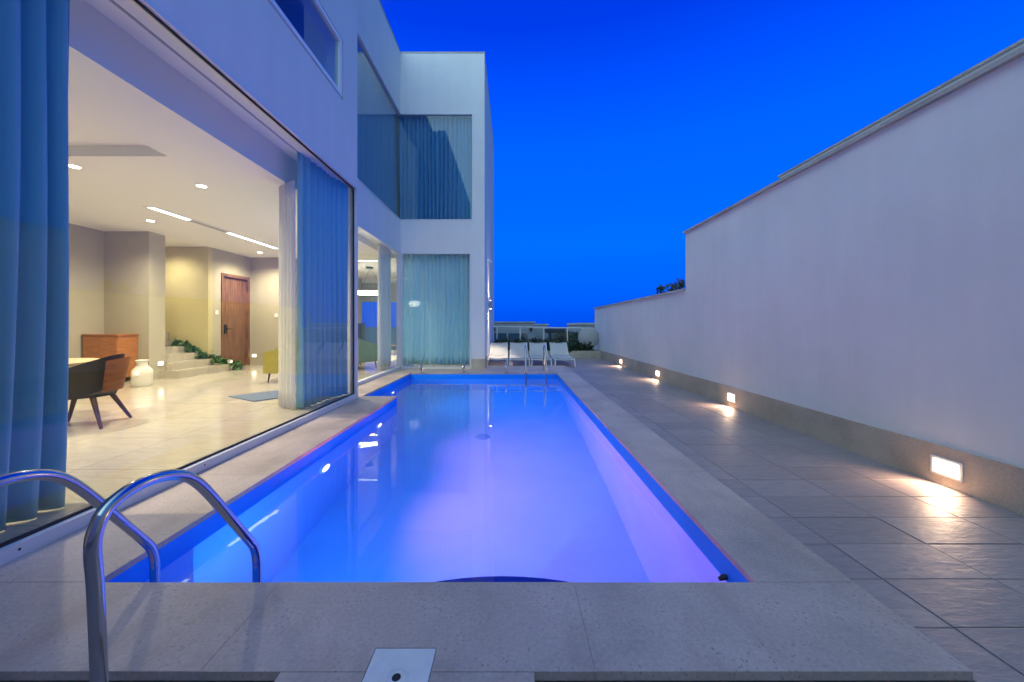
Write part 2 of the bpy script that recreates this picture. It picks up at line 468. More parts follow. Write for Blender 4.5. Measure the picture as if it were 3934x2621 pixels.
out = [(PX0, PY0), (PX1, PY0), (PX1, PY1), (PXF, PY1), (PXF, PYS), (PX0, PYS)]
def loop_wall(bm, z0, z1):
    lo = [bm.verts.new((x, y, z0)) for x, y in out]; hi = [bm.verts.new((x, y, z1)) for x, y in out]
    for i in range(len(out)):
        j = (i+1) % len(out); bm.faces.new((lo[i], lo[j], hi[j], hi[i]))
    return lo
bm = B(); lo = loop_wall(bm, FZ, WZ - .012); bm.faces.new(lo)
basin = tag(obj('pool_basin', bm, M['pool'], smooth=0), kind='structure')
bm = B(); loop_wall(bm, WZ - .012, -CT)
obj('waterline_tiles', bm, M['band'], basin, smooth=0)
# half-round entry step against the near end
bm = B(); pts = [(-.06 + 1.03*math.cos(a), PY0 + .004 + .60*math.sin(a)) for a in [PI*k/24 for k in range(25)]]
prism(bm, pts, FZ + .002, -.55)
obj('entry_step', bm, M['navy'], basin, smooth=30)
for (x, y, r) in ((-.50, 6.6, .13),):
    bm = B(); lathe(bm, [(r, 0), (r, .012), (r*.85, .02), (0, .022)], x, y, FZ + .001, 24)
    obj('floor_drain', bm, M['drain'], basin)
e = .012
wout = [(PX0-e, PY0-e), (PX1+e, PY0-e), (PX1+e, PY1+e), (PXF-e, PY1+e), (PXF-e, PYS-e), (PX0-e, PYS-e)]
bm = B(); prism(bm, wout, FZ - .01, WZ)
tag(obj('water', bm, M['water'], smooth=0), kind='structure')

# wall return inlet and a leaf left at the waterline
t = thing('water_inlet', 'small dark fitting on the right pool wall just above the waterline', 'pool inlet', (PX1, 2.17, WZ + .02))
bm = B(); tube(bm, [(0, 0, 0), (-.02, 0, 0), (-.045, .0, -.012)], [.016, .016, .010], 12); obj('nozzle', bm, M['gasket'], t, world=False)

# pool lamps on the left wall
for x, y, z, pw, col, lab in ((PX0, 4.25, -.57, 460, (1, .15, .32), 'round violet underwater lamp in the left pool wall nearer the camera'),
                       (PX0, 5.98, -.60, 290, (1, .15, .32), 'round violet underwater lamp in the left pool wall close to the step'),
                       (PXF, 8.7, -.60, 80, (.04, .50, 1), 'added round blue fill lamp in the far left pool wall beyond the step')):  # the blue lamp is added to turn the far end azure
    t = thing('pool_lamp', lab, 'pool light', (x, y, z), 'underwater lamps in the pool walls')
    bm = B(); tube(bm, [(0, 0, 0), (.012, 0, 0), (.018, 0, 0)], [.115, .115, .10], 28); obj('rim', bm, M['white_plastic'], t, world=False)
    bm = B(); tube(bm, [(.0185, 0, 0), (.024, 0, 0)], [.085, .07], 28); obj('lens', bm, M['lamp_pool'], t, world=False)
    spot_light('pool_lamp_light', t, (.035, 0, 0), (1, 0, .16), pw, col, 134, .8, 0)

t = thing('pool_lamp', 'added round blue fill lamp out of sight in the near pool wall below the coping', 'pool light', (-1.2, PY0, -.62), 'underwater lamps in the pool walls')  # hidden lamp added to fill the near left of the pool with blue
bm = B(); tube(bm, [(0, 0, 0), (0, .012, 0), (0, .018, 0)], [.115, .115, .10], 28); obj('rim', bm, M['white_plastic'], t, world=False)
bm = B(); tube(bm, [(0, .0185, 0), (0, .024, 0)], [.085, .07], 28); obj('lens', bm, M['lamp_pool'], t, world=False)
spot_light('pool_lamp_light', t, (0, .035, 0), (.1, 1, -.02), 78, (.04, .50, 1), 172, 1.0, 0)
# ------------------------------------------------------------------ skimmer lid
t = thing('skimmer_lid', 'square white plastic skimmer cover with a finger hole set into the near coping', 'skimmer lid', ((lidx0+lidx1)/2, 1.395, 0))
bm = bx(lidx0+.003, lidx1-.003, 1.268, lidy1-.003, -.03, -.001); obj('frame', bm, M['lid'], t, bevel=.003)
bm = B()
prof = [(.118, .0), (.118, .0035), (.114, .0045)]
r = .110
while r > .048: prof += [(r, .0045), (r-.0012, .0034), (r-.0035, .0034), (r-.0047, .0045)]; r -= .0072
prof += [(.042, .0045), (.040, .0075), (.034, .0075), (.031, .0035), (.017, .003), (.016, .0)]
lathe(bm, prof, (lidx0+lidx1)/2, 1.395, -.001, 56); obj('cover', bm, M['lid'], t, smooth=50)
bm = B(); lathe(bm, [(.0, .0022), (.0158, .0022), (.0158, -.004)], (lidx0+lidx1)/2, 1.395, 0, 24); obj('finger_hole', bm, M['black'], t)

# ------------------------------------------------------------------ pool ladders
prof = [(1.252, -.04), (1.246, .2), (1.236, .45), (1.228, .58), (1.243, .645), (1.276, .688), (1.354, .716), (1.45, .716), (1.543, .69), (1.617, .640), (1.70, .545), (1.842, .350), (1.965, .18), (2.003, .115), (2.02, .04), (2.022, -.1), (2.022, -1.05)]
def ladder(label, loc, flip):
    t = thing('pool_ladder', label, 'pool ladder', loc, 'stainless pool ladders')
    k = -1 if flip else 1
    for x in (-.273, .273):
        bm = B(); tube(bm, smooth_path([(x, (y - PY0)*k, z) for y, z in prof], 5), .0215, 18); obj('handrail', bm, M['steel'], t, world=False, smooth=60)
        bm = B(); lathe(bm, [(.0225, DZ + .05), (.034, DZ + .045), (.045, DZ + .012), (.048, DZ)], x, (1.252-PY0)*k, 0, 24); obj('collar', bm, M['steel'], t, world=False)
    for z in (-.38, -.62, -.86):
        bm = bx(-.255, .255, .085*k - .04, .085*k + .04, z - .012, z + .012); obj('tread', bm, M['white_plastic'], t, world=False, bevel=.005)
    return t
ladder('stainless steel pool ladder with two tall hoops at the near left of the pool', (-1.633, PY0, 0), False)
ladder('stainless steel pool ladder at the far end of the pool in front of the loungers', (.668, PY1, 0), True)

# water spouts on the far coping
for x, lab in ((-2.48, 'small chrome water spout on the far coping next to the glass corner'), (-1.31, 'small chrome water spout in the middle of the far coping'), (-.14, 'small chrome water spout on the far coping beside the far ladder')):
    t = thing('water_spout', lab, 'water spout', (x, PY1 + .14, 0), 'chrome spouts along the far coping')
    bm = B(); lathe(bm, [(.06, 0), (.06, .015), (.04, .025), (.03, .04)], 0, 0, 0, 20); obj('base', bm, M['steel'], t, world=False)
    bm = B(); tube(bm, smooth_path([(0, 0, .02), (0, .01, .14), (0, -.03, .22), (0, -.10, .235), (0, -.17, .18), (0, -.19, .10)], 5), [.03]*26, 14); obj('spout', bm, M['steel'], t, world=False, smooth=60)

# ------------------------------------------------------------------ villa
villa = thing('villa', 'white two storey villa with tall glass walls along the left side of the pool', 'villa', (FX, CY, 0))
W = M['plaster']
TH = .28
NEAR_TOP = 3.79
bm = B()
wall_x(bm, FX - TH, FX, -3.0, CY, -.3, ROOF, [(-1.6, CY - .001, -.001, NEAR_TOP), (1.1, 6.24, 4.995, 5.985)])
wall_y(bm, CY - .25, CY, RX - TH, FX - TH, 3.9, ROOF)
obj('facade_wall', bm, W, villa)
bm = B()
wall_x(bm, RX - TH, RX, CY + .002, TY - .12, -.3, ROOF, [(CY + .2, TY - .12, -.001, 3.50), (CY + .2, TY - .12, 4.43, 7.62)])
box(bm, RX - TH, RX, TY - .12, TY - .002, 3.5, 4.43); box(bm, RX - TH, RX, TY - .12, TY - .002, 7.62, ROOF)
obj('recessed_wall', bm, W, villa)
bm = B()
wall_y(bm, TY, TY + TH, RX - TH, TX, .30, ROOF, [(RX - TH, -1.19, .29, 3.49), (RX - TH, -1.14, 4.43, 7.62)])
wall_x(bm, TX - TH, TX, TY + TH, BY, .30, ROOF)
wall_y(bm, BY - TH, BY, -10.6, TX - TH, -.3, ROOF, [(-7.0, -4.4, .12, 3.1)])
box(bm, -10.6, TX - TH - .001, TY + TH + .001, BY - TH - .001, ROOF - .5, ROOF - .3)
box(bm, -10.6, FX - TH - .001, -3, CY - .251, ROOF - .5, ROOF - .3); box(bm, -10.6, RX - TH - .001, CY - .25, TY + TH, ROOF - .5, ROOF - .3)
wall_x(bm, -10.9, -10.6, -3, BY, -.3, ROOF)
obj('tower_wall', bm, W, villa)
bm = B()
box(bm, -1.19, TX + .012, TY - .012, TY + TH, -.03, .30); box(bm, TX - TH, TX + .012, TY + TH, BY, -.03, .30)
obj('stone_plinth', bm, M['skirt'], villa)
bm = B()
box(bm, RX + .0, TX + .012, TY - .012, TY + .33, ROOF, ROOF + .035); box(bm, TX - .33, TX + .012, TY + .33, BY, ROOF, ROOF + .035)
box(bm, RX - .33, RX + .012, CY, TY - .03, ROOF, ROOF + .035); box(bm, FX - .33, FX + .012, -3, CY - .0, ROOF, ROOF + .035)
obj('parapet_capping', bm, M['cap'], villa)

bm = B(); box(bm, FX - TH, 4.3, -3.6, -3.0, -.3, 4.2); obj('rear_light_blocker', bm, W, villa)  # unseen block added behind the camera to hold back the low after-glow
def window(name_label, fr, panes, gl, frame_mat='alu'):
    f = obj('window', fr, M[frame_mat], villa, bevel=.003)
    if name_label: f['label'] = name_label
    for p in panes: obj('pane', p, M[gl], f, smooth=0)
    return f
# big sliding window of the near block
bm = B()
box(bm, FX - .10, FX + .012, -1.6, CY - .06, 0.001, .078); box(bm, FX - .10, FX + .010, -1.6, CY - .06, NEAR_TOP - .05, NEAR_TOP - .001)
box(bm, FX - .10, FX + .012, CY - .058, CY - .002, .001, NEAR_TOP - .001); box(bm, FX - .10, FX + .012, -1.66, -1.602, .001, NEAR_TOP - .001)
w = window('tall wall of glass in the near block', bm, [bx(FX - .062, FX - .050, -1.6, CY - .062, .072, NEAR_TOP - .048)], 'glass')
bm = B()
box(bm, FX - .048, FX - .030, -1.6, CY - .06, .0785, .098); box(bm, FX - .048, FX - .030, -1.6, CY - .06, NEAR_TOP - .07, NEAR_TOP - .0505)
box(bm, FX - .048, FX - .030, CY - .085, CY - .0585, .0985, NEAR_TOP - .0705)
obj('gasket', bm, M['gasket'], w)
for y in (2.12, 3.4, 4.7, 6.0):
    bm = B(); tube(bm, [(FX + .0118, y, .045), (FX + .0145, y, .045)], .007, 10); obj('screw', bm, M['gasket'], w)
# small upper strip window
bm = B(); d = .05
X1, X0 = FX + .006, FX - .07
box(bm, X0, X1, 1.2, 6.17, 5.03, 5.09); box(bm, X0, X1, 1.2, 6.17, 5.89, 5.95); box(bm, X0, X1, 6.10, 6.17, 5.0905, 5.8895); box(bm, X0, X1, 1.13, 1.199, 5.03, 5.95)
window('narrow strip window high in the near block', bm, [bx(X0 + .03, X0 + .042, 1.2, 6.10, 5.09, 5.89)], 'glass_up', 'alu_bright')
bm = bx(FX - TH - .02, FX - .002, 1.2, 6.188, 5.0, 5.0295); 
# recessed ground window
bm = B()
gx0, gx1 = RX - .10, RX + .010
ya, yb = CY + .2, TY - .002
box(bm, gx0, gx1, ya, yb, .001, .075); box(bm, gx0, gx1, ya, yb, 3.44, 3.499); box(bm, gx0, gx1, ya, ya + .05, .0755, 3.4395); box(bm, gx0, gx1, yb - .05, yb, .0755, 3.4395)
window('ground floor glass of the recessed wall', bm, [bx(RX - .055, RX - .043, ya + .05, yb - .05, .07, 3.44)], 'glass')
# recessed upper window
bm = B()
box(bm, gx0, gx1, ya, yb, 4.431, 4.46); box(bm, gx0, gx1, ya, yb, 7.59, 7.619); box(bm, gx0, gx1, ya, ya + .04, 4.46, 7.59)
window('upper floor glass of the recessed wall', bm, [bx(RX - .055, RX - .043, ya, yb - .004, 4.46, 7.59)], 'glass_up')
# tower ground window
bm = B()
tx0, tx1 = RX + .012, -1.191
yy0, yy1 = TY - .012, TY + .09
box(bm, tx0, tx1, yy0, yy1, .001, .07); box(bm, tx0, tx1, yy0, yy1, 3.43, 3.489); box(bm, tx0, tx0 + .05, yy0, yy1, .0705, 3.4295); box(bm, tx1 - .05, tx1, yy0, yy1, .0705, 3.4295)
window('ground floor curtained window of the tower', bm, [bx(tx0 + .05, tx1 - .05, TY + .04, TY + .052, .07, 3.43)], 'glass')
# tower upper window
bm = B()
tx1 = -1.141
box(bm, RX - .04, tx1, yy0, yy1, 4.431, 4.46); box(bm, RX - .04, tx1, yy0, yy1, 7.59, 7.619); box(bm, tx1 - .035, tx1, yy0, yy1, 4.4605, 7.5895)
window('upper floor curtained window of the tower', bm, [bx(RX - .043, tx1 - .035, TY + .03, TY + .042, 4.46, 7.59)], 'glass_up')
# far window of the far room
bm = B()
for x in (-7.0, -5.72, -4.45): box(bm, x, x + .05, BY - .2, BY - .12, .12, 3.1)
box(bm, -6.949, -4.451, BY - .2, BY - .12, .12, .17); box(bm, -6.949, -4.451, BY - .2, BY - .12, 3.05, 3.1)
window('far window at the back of the living room', bm, [bx(-6.95, -4.45, BY - .165, BY - .155, .17, 3.05)], 'glass')

# interior shell
bm = B()
box(bm, -10.6, FX - .101, -1.6, CY, -.05, IF); box(bm, -10.6, RX - .101, CY + .001, TY - .001, -.05, IF); box(bm, -10.6, TX - TH - .001, TY + .1, BY - TH - .001, -.05, IF)
obj('floor', bm, M['marble'], villa, smooth=0)
# ceiling with a raised tray and a curtain pocket along the glass
PK = -3.32
bm = B()
tx_a, tx_b, ty_a, ty_b = -8.2, -4.27, .4, 4.70
for (a, b, c, d) in ((-10.6, tx_a, -1.6, CY), (tx_b, PK, -1.6, CY), (tx_a, tx_b, -1.6, ty_a), (tx_a, tx_b, ty_b, CY)):
    box(bm, a, b, c, d, IC, 3.9)
box(bm, tx_a, tx_b, ty_a, ty_b, IC + .13, 3.9)
box(bm, PK, FX - .29, -1.6, CY, 3.83, 3.9)
box(bm, -10.6, -3.78, CY + .001, BY - TH - .001, IC, 3.9)
box(bm, -3.78, RX - TH - .001, CY + .001, TY + .5, 3.56, 3.9)
box(bm, -3.779, TX - TH - .001, TY + TH + .001, TY + .55, 3.56, 3.9)
box(bm, -3.779, TX - TH - .001, TY + .551, BY - TH - .001, IC, 3.9)
obj('ceiling', bm, M['ceil'], villa, smooth=0)
bm = B()
for x in (-2.985, -3.10): box(bm, x - .012, x + .012, -1.5, CY - .3, 3.812, 3.8295)
obj('curtain_track', bm, M['track'], villa)
bm = B()
box(bm, -9.25, -9.1, -1.6, 8.45, IF, IC); box(bm, -9.1, -8.1, 8.45, 8.60, IF, IC); box(bm, -8.25, -8.1, 8.6001, 8.85, IF, IC)
wall_x(bm, -8.25, -8.1, 10.25, 11.9, IF, IC, [(10.55, 11.68, IF, IF + 2.68)])
box(bm, -8.1, -6.9, 11.75, 11.9, IF, IC); box(bm, -6.9, -6.75, 11.75, BY - .3, IF, IC)
box(bm, -10.6, FX - TH, -1.8, -1.61, IF, IC)
obj('taupe_wall', bm, M['in_wall'], villa, smooth=0)
bm = B(); box(bm, -10.55, -8.1, 10.10, 10.249, IF, IC); box(bm, -10.55, -10.4, 8.62, 10.09, IF, IC); box(bm, -10.4, -8.26, 8.61, 8.66, IF, IC)
obj('cream_wall', bm, M['in_cream'], villa, smooth=0)
bm = B()
for k in range(6): box(bm, -8.35 - .30*k - .32, -7.62 if k == 0 else -7.95 - .30*(k-1), 8.86 if k else 8.70, 10.09 if k else 10.3, IF + .0005 if k == 0 else IF + .17*k + .0005, IF + .17*(k+1))
obj('stair', bm, M['marble'], villa, bevel=.006)
bm = bx(-8.19, -8.15, 10.55, 11.68, IF, IF + 2.68)
d = obj('door', bm, M['door'], villa)
bm = B(); box(bm, -8.149, -8.075, 10.55, 10.62, IF, IF + 2.69); box(bm, -8.149, -8.075, 11.61, 11.68, IF, IF + 2.69); box(bm, -8.149, -8.075, 10.621, 11.609, IF + 2.61, IF + 2.69)
obj('door_frame', bm, M['door'], d)
bm = B(); box(bm, -8.149, -8.125, 10.72, 10.82, IF + .98, IF + 1.24); tube(bm, [(-8.13, 10.77, IF + 1.12), (-8.085, 10.77, IF + 1.12), (-8.08, 10.92, IF + 1.12)], .013, 10)
obj('handle', bm, M['black'], d)
for (x0, x1, y0, y1, z) in ((-8.0995, -8.09, 10.33, 10.45, 1.6), (-7.35, -7.25, 11.738, 11.7495, 1.55)):
    bm = bx(x0, x1, y0, y1, z, z + .12); obj('light_switch', bm, M['white_plastic'], villa, bevel=.002)
# upper rooms: floor slab and dark back walls
bm = B(); box(bm, -10.6, RX - TH - .001, -3, TY + .3, 3.95, 4.2); box(bm, -10.6, TX - TH - .001, TY + .301, BY - TH - .001, 3.95, 4.2)
box(bm, -6.2, -6.0, -3, BY - .3, 4.2, ROOF - .5)
obj('upper_floor', bm, M['dark_room'], villa, smooth=0)

# ------------------------------------------------------------------ curtains
def curtain_path(label, pts, z0, z1, folds, amp, mat, seed=1):
    rnd = random.Random(seed); P = smooth_path([(x, y, 0) for x, y in pts], 24); n = len(P)-1; nz = 12
    ph = [rnd.uniform(-.7, .7) for _ in range(folds+2)]; am = [rnd.uniform(.5, 1.2) for _ in range(folds+2)]
    ln = [0]
    for p, q in zip(P, P[1:]): ln.append(ln[-1] + (q-p).length)
    bm = B(); rows = []
    for j in range(nz+1):
        v = j/nz; row = []
        for i, p in enumerate(P):
            t = (P[min(i+1, n)] - P[max(i-1, 0)]).normalized(); nr = Vector((t.y, -t.x, 0))
            f = ln[i]/ln[-1]*folds; k = int(f); fr = f-k
            A = am[k]*(1-fr) + am[k+1]*fr; Q = ph[k]*(1-fr) + ph[k+1]*fr
            off = amp*A*(1.9*abs(math.sin(PI*f + Q*.6 + .25*math.sin(v*2.1 + k*.7))) - .9)*(.8 + .2*(1-v))
            q = p + nr*off; row.append(bm.verts.new((q.x, q.y, z0 + (z1-z0)*v)))
        rows.append(row)
    for a, b in zip(rows, rows[1:]):
        for i in range(n): bm.faces.new((a[i], a[i+1], b[i+1], b[i]))
    o = obj('curtain', bm, mat, smooth=180); so = o.modifiers.new('thick', 'SOLIDIFY'); so.thickness = .003
    return tag(o, label, 'curtain')
def curtain(label, axis, fixed, a, b, z0, z1, folds, amp, mat, group=None, seed=1, flare=0.0):
    rnd = random.Random(seed); n = folds*10; nz = 12
    ph = [rnd.uniform(-.6, .6) for _ in range(folds+2)]; am = [rnd.uniform(.55, 1.2) for _ in range(folds+2)]
    bm = B(); rows = []
    for j in range(nz+1):
        v = j/nz; row = []
        for i in range(n+1):
            u = i/n; f = u*folds; k = int(f); fr = f-k
            A = am[k]*(1-fr) + am[k+1]*fr; P = ph[k]*(1-fr) + ph[k+1]*fr
            s = math.sin(2*PI*f + P*1.3 + .5*math.sin(v*2.1 + k*.7))
            off = (1 if axis == 'y' else -1)*amp*A*(1.9*abs(math.sin(PI*f + P*.6 + .25*math.sin(v*2.1 + k*.7))) - .9)*(.8 + .2*(1-v))
            along = a + (b-a)*u + (b-a)/folds*.18*math.sin(v*3 + P*3)*(1-v) + flare*(1-v)**2*(u-.5)*(b-a)
            z = z0 + (z1-z0)*v
            row.append(bm.verts.new((fixed + off, along, z) if axis == 'y' else (along, fixed + off, z)))
        rows.append(row)
    for r0_, r1_ in zip(rows, rows[1:]):
        for i in range(n): bm.faces.new((r0_[i], r0_[i+1], r1_[i+1], r1_[i]))
    o = obj('curtain', bm, mat, smooth=180)
    so = o.modifiers.new('thick', 'SOLIDIFY'); so.thickness = .003
    return tag(o, label, 'curtain', group)
curtain('tall white curtain bunched at the left edge of the big window', 'y', -3.07, .3, 2.63, IF + .01, 3.82, 17, .075, M['curtain_sky_tint'], seed=3, flare=-.06)
curtain_path('room-lit white edge of the right curtain in the big window, split off in paler cloth', [(-3.50, 5.72), (-3.36, 5.60), (-3.22, 5.50), (-3.12, 5.42)], IF + .01, 3.38, 5, .035, M['sheer'], seed=5)  # lit edge of the same curtain, its brightness put into a whiter cloth
curtain_path('tall white curtain with sky blue put into its colour at the right end of the big window behind the glass', [(-3.09, 5.46), (-3.05, 5.6), (-3.04, 5.9), (-3.02, 6.35), (-2.96, 6.58), (-2.91, 6.73)], IF + .01, 3.82, 9, .05, M['curtain_sky_tint'], seed=6)
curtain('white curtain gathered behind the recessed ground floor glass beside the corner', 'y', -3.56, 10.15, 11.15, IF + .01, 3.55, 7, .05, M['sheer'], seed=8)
curtain('closed pale teal curtain behind the ground floor window of the tower', 'x', TY + .32, RX - .1, -1.05, IF + .01, 3.55, 17, .085, M['curtain_t'], seed=11)
curtain('dark teal curtain drawn behind the upper floor tower window', 'x', TY + .22, RX - .12, -1.05, 4.21, 7.9, 19, .09, M['curtain_up'], seed=15)
curtain('dark teal curtain drawn behind the long upper glass of the recessed wall', 'y', RX - .22, CY + .3, TY + .12, 4.21, 7.9, 34, .085, M['curtain_up'], seed=19)

t = tag(obj('roller_blind', bx(-6.95, -4.45, BY - .36, BY - .35, 2.35, 3.2), M['track']), 'grey roller blind half lowered over the far window of the living room', 'blind')
# ------------------------------------------------------------------ lamps inside
def downlight(x, y, lab, power=75, z=None):
    z = IC if z is None else z
    t = thing('ceiling_downlight', lab, 'downlight', (x, y, z), 'recessed ceiling downlights')
    bm = B(); lathe(bm, [(.062, -.004), (.075, -.006), (.085, -.003), (.085, 0)], 0, 0, 0, 28); obj('trim_ring', bm, M['white_plastic'], t, world=False)
    bm = B(); lathe(bm, [(.0, -.003), (.0615, -.003), (.0615, -.0005), (0, -.0005)], 0, 0, 0, 24); obj('lens', bm, M['lamp_down'], t, world=False)
    spot_light('downlight_beam', t, (0, 0, -.02), (0, 0, -1), power, (1, .84, .58), 150, .9, .05)
PWR = 265
downlight(-4.67, 5.70, 'large bright downlight in the white ceiling nearest the big window', PWR)
downlight(-7.25, 7.60, 'bright downlight in the ceiling left of the light slot', PWR)
downlight(-7.25, 10.9, 'bright downlight in the ceiling in front of the wooden door', PWR)
downlight(-5.78, 5.0, 'downlight half hidden by the edge of the left curtain', PWR)
downlight(-4.67, 2.6, 'downlight in the ceiling behind the left curtain', PWR*1.25)
downlight(-4.67, 8.6, 'downlight behind the gathered right curtain of the big window', PWR)
downlight(-5.0, 14.4, 'downlight over the green armchair in the far room', PWR)
downlight(-3.4, 14.0, 'downlight in the far room behind the teal curtain', PWR)
downlight(-8.9, 9.4, 'downlight above the indoor stair', PWR*.4)

t = thing('ceiling_light_slot', 'long recessed slot in the ceiling with two lit strips and a dark middle', 'light slot', (-6.4, 8.5, IC))
bm = B(); box(bm, -.09, .09, -1.85, 1.85, -.010, -.0005); obj('trim', bm, M['white_plastic'], t, world=False)
for a, b in ((-1.80, -1.0), (.05, 1.80)):
    bm = bx(-.055, .055, a, b, -.013, -.0105); obj('lit_strip', bm, M['lamp_strip'], t, world=False)
bm = bx(-.055, .055, -.99, .04, -.0125, -.0105); obj('vent_grille', bm, M['track'], t, world=False)
t = thing('ceiling_light_slot', 'short lit slot in the far room ceiling seen through the recessed glass', 'light slot', (-4.75, 12.3, IC))
bm = bx(-.55, .55, -.1, .1, -.010, -.0005); obj('trim', bm, M['white_plastic'], t, world=False)
bm = bx(-.5, .5, -.06, .06, -.013, -.0105); obj('lit_strip', bm, M['lamp_strip'], t, world=False)

t = thing('ring_pendant', 'large glowing ring pendant hanging in the far room', 'pendant lamp', (-5.1, 13.6, 2.46))
bm = B()
n = 48; prev = None
pts = [(.62*math.cos(2*PI*k/n), .62*math.sin(2*PI*k/n), 0) for k in range(n+1)]
tube(bm, pts, .035, 10); obj('ring', bm, M['lamp_ring'], t, world=False)
bm = B()
for k in range(3):
    a = 2*PI*k/3 + .4; tube(bm, [(.62*math.cos(a), .62*math.sin(a), .03), (0, 0, .88)], .004, 6)
obj('cable', bm, M['black'], t, world=False)
bm = B(); lathe(bm, [(0, .935), (.13, .935), (.13, .88), (0, .88)], n=24); obj('ceiling_rose', bm, M['black'], t, world=False)
t = thing('drum_pendant', 'oval white drum pendant reflected in the tower glass', 'pendant lamp', (-3.68, 8.30, 2.0))
bm = B(); lathe(bm, [(0, 0), (.15, .02), (.21, .09), (.21, .16), (.15, .22), (0, .24)], n=28); obj('shade', bm, M['lamp_shade'], t, world=False)
bm = B(); tube(bm, [(0, 0, .24), (0, 0, 1.35)], .005, 6); obj('cord', bm, M['black'], t, world=False)

t = tag(obj('tray_fill_light', bx(-8.12, -8.06, .6, 4.6, IC + .005, IC + .03), M['lamp_tray_fill']), 'added warm fill strip on the inner edge of the raised ceiling tray', 'fill light')  # glowing strip added to brighten the inside of the tray
# low step lamps
def step_lamp(x, y, z, ax, lab):
    t = thing('step_lamp', lab, 'step light', (x, y, z), 'low step lamps inside the house')
    if ax == 'x': b1, b2, dirv = (0, .012, -.07, .07, -.05, .05), (.0122, .02, -.055, .055, -.035, .035), (1, 0, -.25)
    else: b1, b2, dirv = (-.07, .07, -.012, 0, -.05, .05), (-.055, .055, -.02, -.0122, -.035, .035), (0, -1, -.25)
    obj('trim', bx(*b1), M['white_plastic'], t, world=False); obj('lens', bx(*b2), M['lamp_warm'], t, world=False)
step_lamp(-8.0985, 8.72, .42, 'x', 'small lit step lamp low on the wall beside the indoor stair')
step_lamp(-7.98, 11.748, .36, 'y', 'small lit step lamp low on the wall right of the wooden door')

# ------------------------------------------------------------------ furniture
def shell_chair(label, loc, rz):
    t = thing('dining_chair', label, 'chair', loc, None, rz)          # faces -x
    bm = B(); rows = []
    for j in range(13):
        v = j/12; row = []
        for i in range(25):
            a = -1.95 + 3.9*i/24                                        # wraps round the back (+x side)
            h = .17 + .15*(.5 + .5*math.cos(a*1.25 if abs(a) < 2.5 else PI))
            r = .27 + .07*v**1.2
            x = r*math.cos(a)*1.02; y = r*math.sin(a)*1.05
            row.append(bm.verts.new((x, y, .40 + h*v*1.45 - .04*(1-v)**2)))
        rows.append(row)
    for a, b in zip(rows, rows[1:]):
        for i in range(24): bm.faces.new((a[i], a[i+1], b[i+1], b[i]))
    bmesh.ops.solidify(bm, geom=bm.faces[:], thickness=.04)
    obj('backrest', bm, M['charcoal'], t, world=False, smooth=60)
    bm = B(); lathe(bm, [(0, .36), (.22, .365), (.285, .39), (.285, .45), (.25, .475), (0, .48)], n=32); obj('seat', bm, M['charcoal'], t, world=False, smooth=60)
    bm = B(); rows = []
    for j in range(7):
        v = j/6; row = []
        for i in range(17):
            a = -.62 + 1.24*i/16; r = .325 + .068*v
            row.append(bm.verts.new((r*math.cos(a)*1.02, r*math.sin(a)*1.05, .42 + .40*v*math.cos(a*.6))))
        rows.append(row)
    for a, b in zip(rows, rows[1:]):
        for i in range(16): bm.faces.new((a[i], a[i+1], b[i+1], b[i]))
    bmesh.ops.solidify(bm, geom=bm.faces[:], thickness=.012)
    obj('back_shell', bm, M['walnut'], t, world=False, smooth=60)
    for sx in (-1, 1):
        for sy in (-1, 1):
            bm = B(); tube(bm, [(.16*sx, .16*sy, .385), (.31*sx, .29*sy, 0)], [.030, .016], 12); obj('leg', bm, M['darkwood'], t, world=False)
    return t
shell_chair('charcoal bucket dining chair with splayed dark wooden legs beside the left curtain', (-5.22, 4.62, IF), rad(20))
t = thing('dining_table', 'round pale oak dining table behind the left curtain', 'table', (-6.02, 4.75, IF))
bm = B(); lathe(bm, [(0, .71), (.56, .71), (.60, .73), (.60, .75), (.59, .76), (0, .76)], n=48); obj('tabletop', bm, M['tan_table'], t, world=False)
bm = B(); lathe(bm, [(0, 0), (.30, 0), (.30, .02), (.07, .06), (.05, .3), (.06, .70), (0, .709)], n=28); obj('pedestal', bm, M['darkwood'], t, world=False)

t = thing('sideboard', 'orange brown walnut sideboard against the taupe wall', 'sideboard', (-8.5, 8.22, IF))
bm = B(); box(bm, -.56, .17, -.22, .215, .10, 1.0); obj('body', bm, M['walnut'], t, world=False, bevel=.006)
bm = B(); box(bm, -.575, .19, -.24, .22, 1.0005, 1.03); obj('top', bm, M['walnut'], t, world=False, bevel=.004)
for k in range(2):
    bm = bx(-.55 + .355*k, -.20 + .36*k, -.236, -.2205, .13, .97); dd = obj('door', bm, M['walnut'], t, world=False, bevel=.003)
for sx in (-.5, .12):
    for sy in (-.18, .18):
        bm = bx(sx-.02, sx+.02, sy-.02, sy+.02, 0, .0995); obj('leg', bm, M['darkwood'], t, world=False)
t = tag(obj('floor_vase', (lambda b: (lathe(b, [(0, 0), (.13, 0), (.155, .05), (.165, .25), (.16, .32), (.10, .40), (.08, .43), (.085, .50), (.11, .52), (.095, .525), (.07, .50), (0, .46)], -7.42, 7.6, IF, 36), b)[1])(B()), M['ceramic'], smooth=50), 'white churn shaped ceramic vase on the floor beside the sideboard', 'vase')

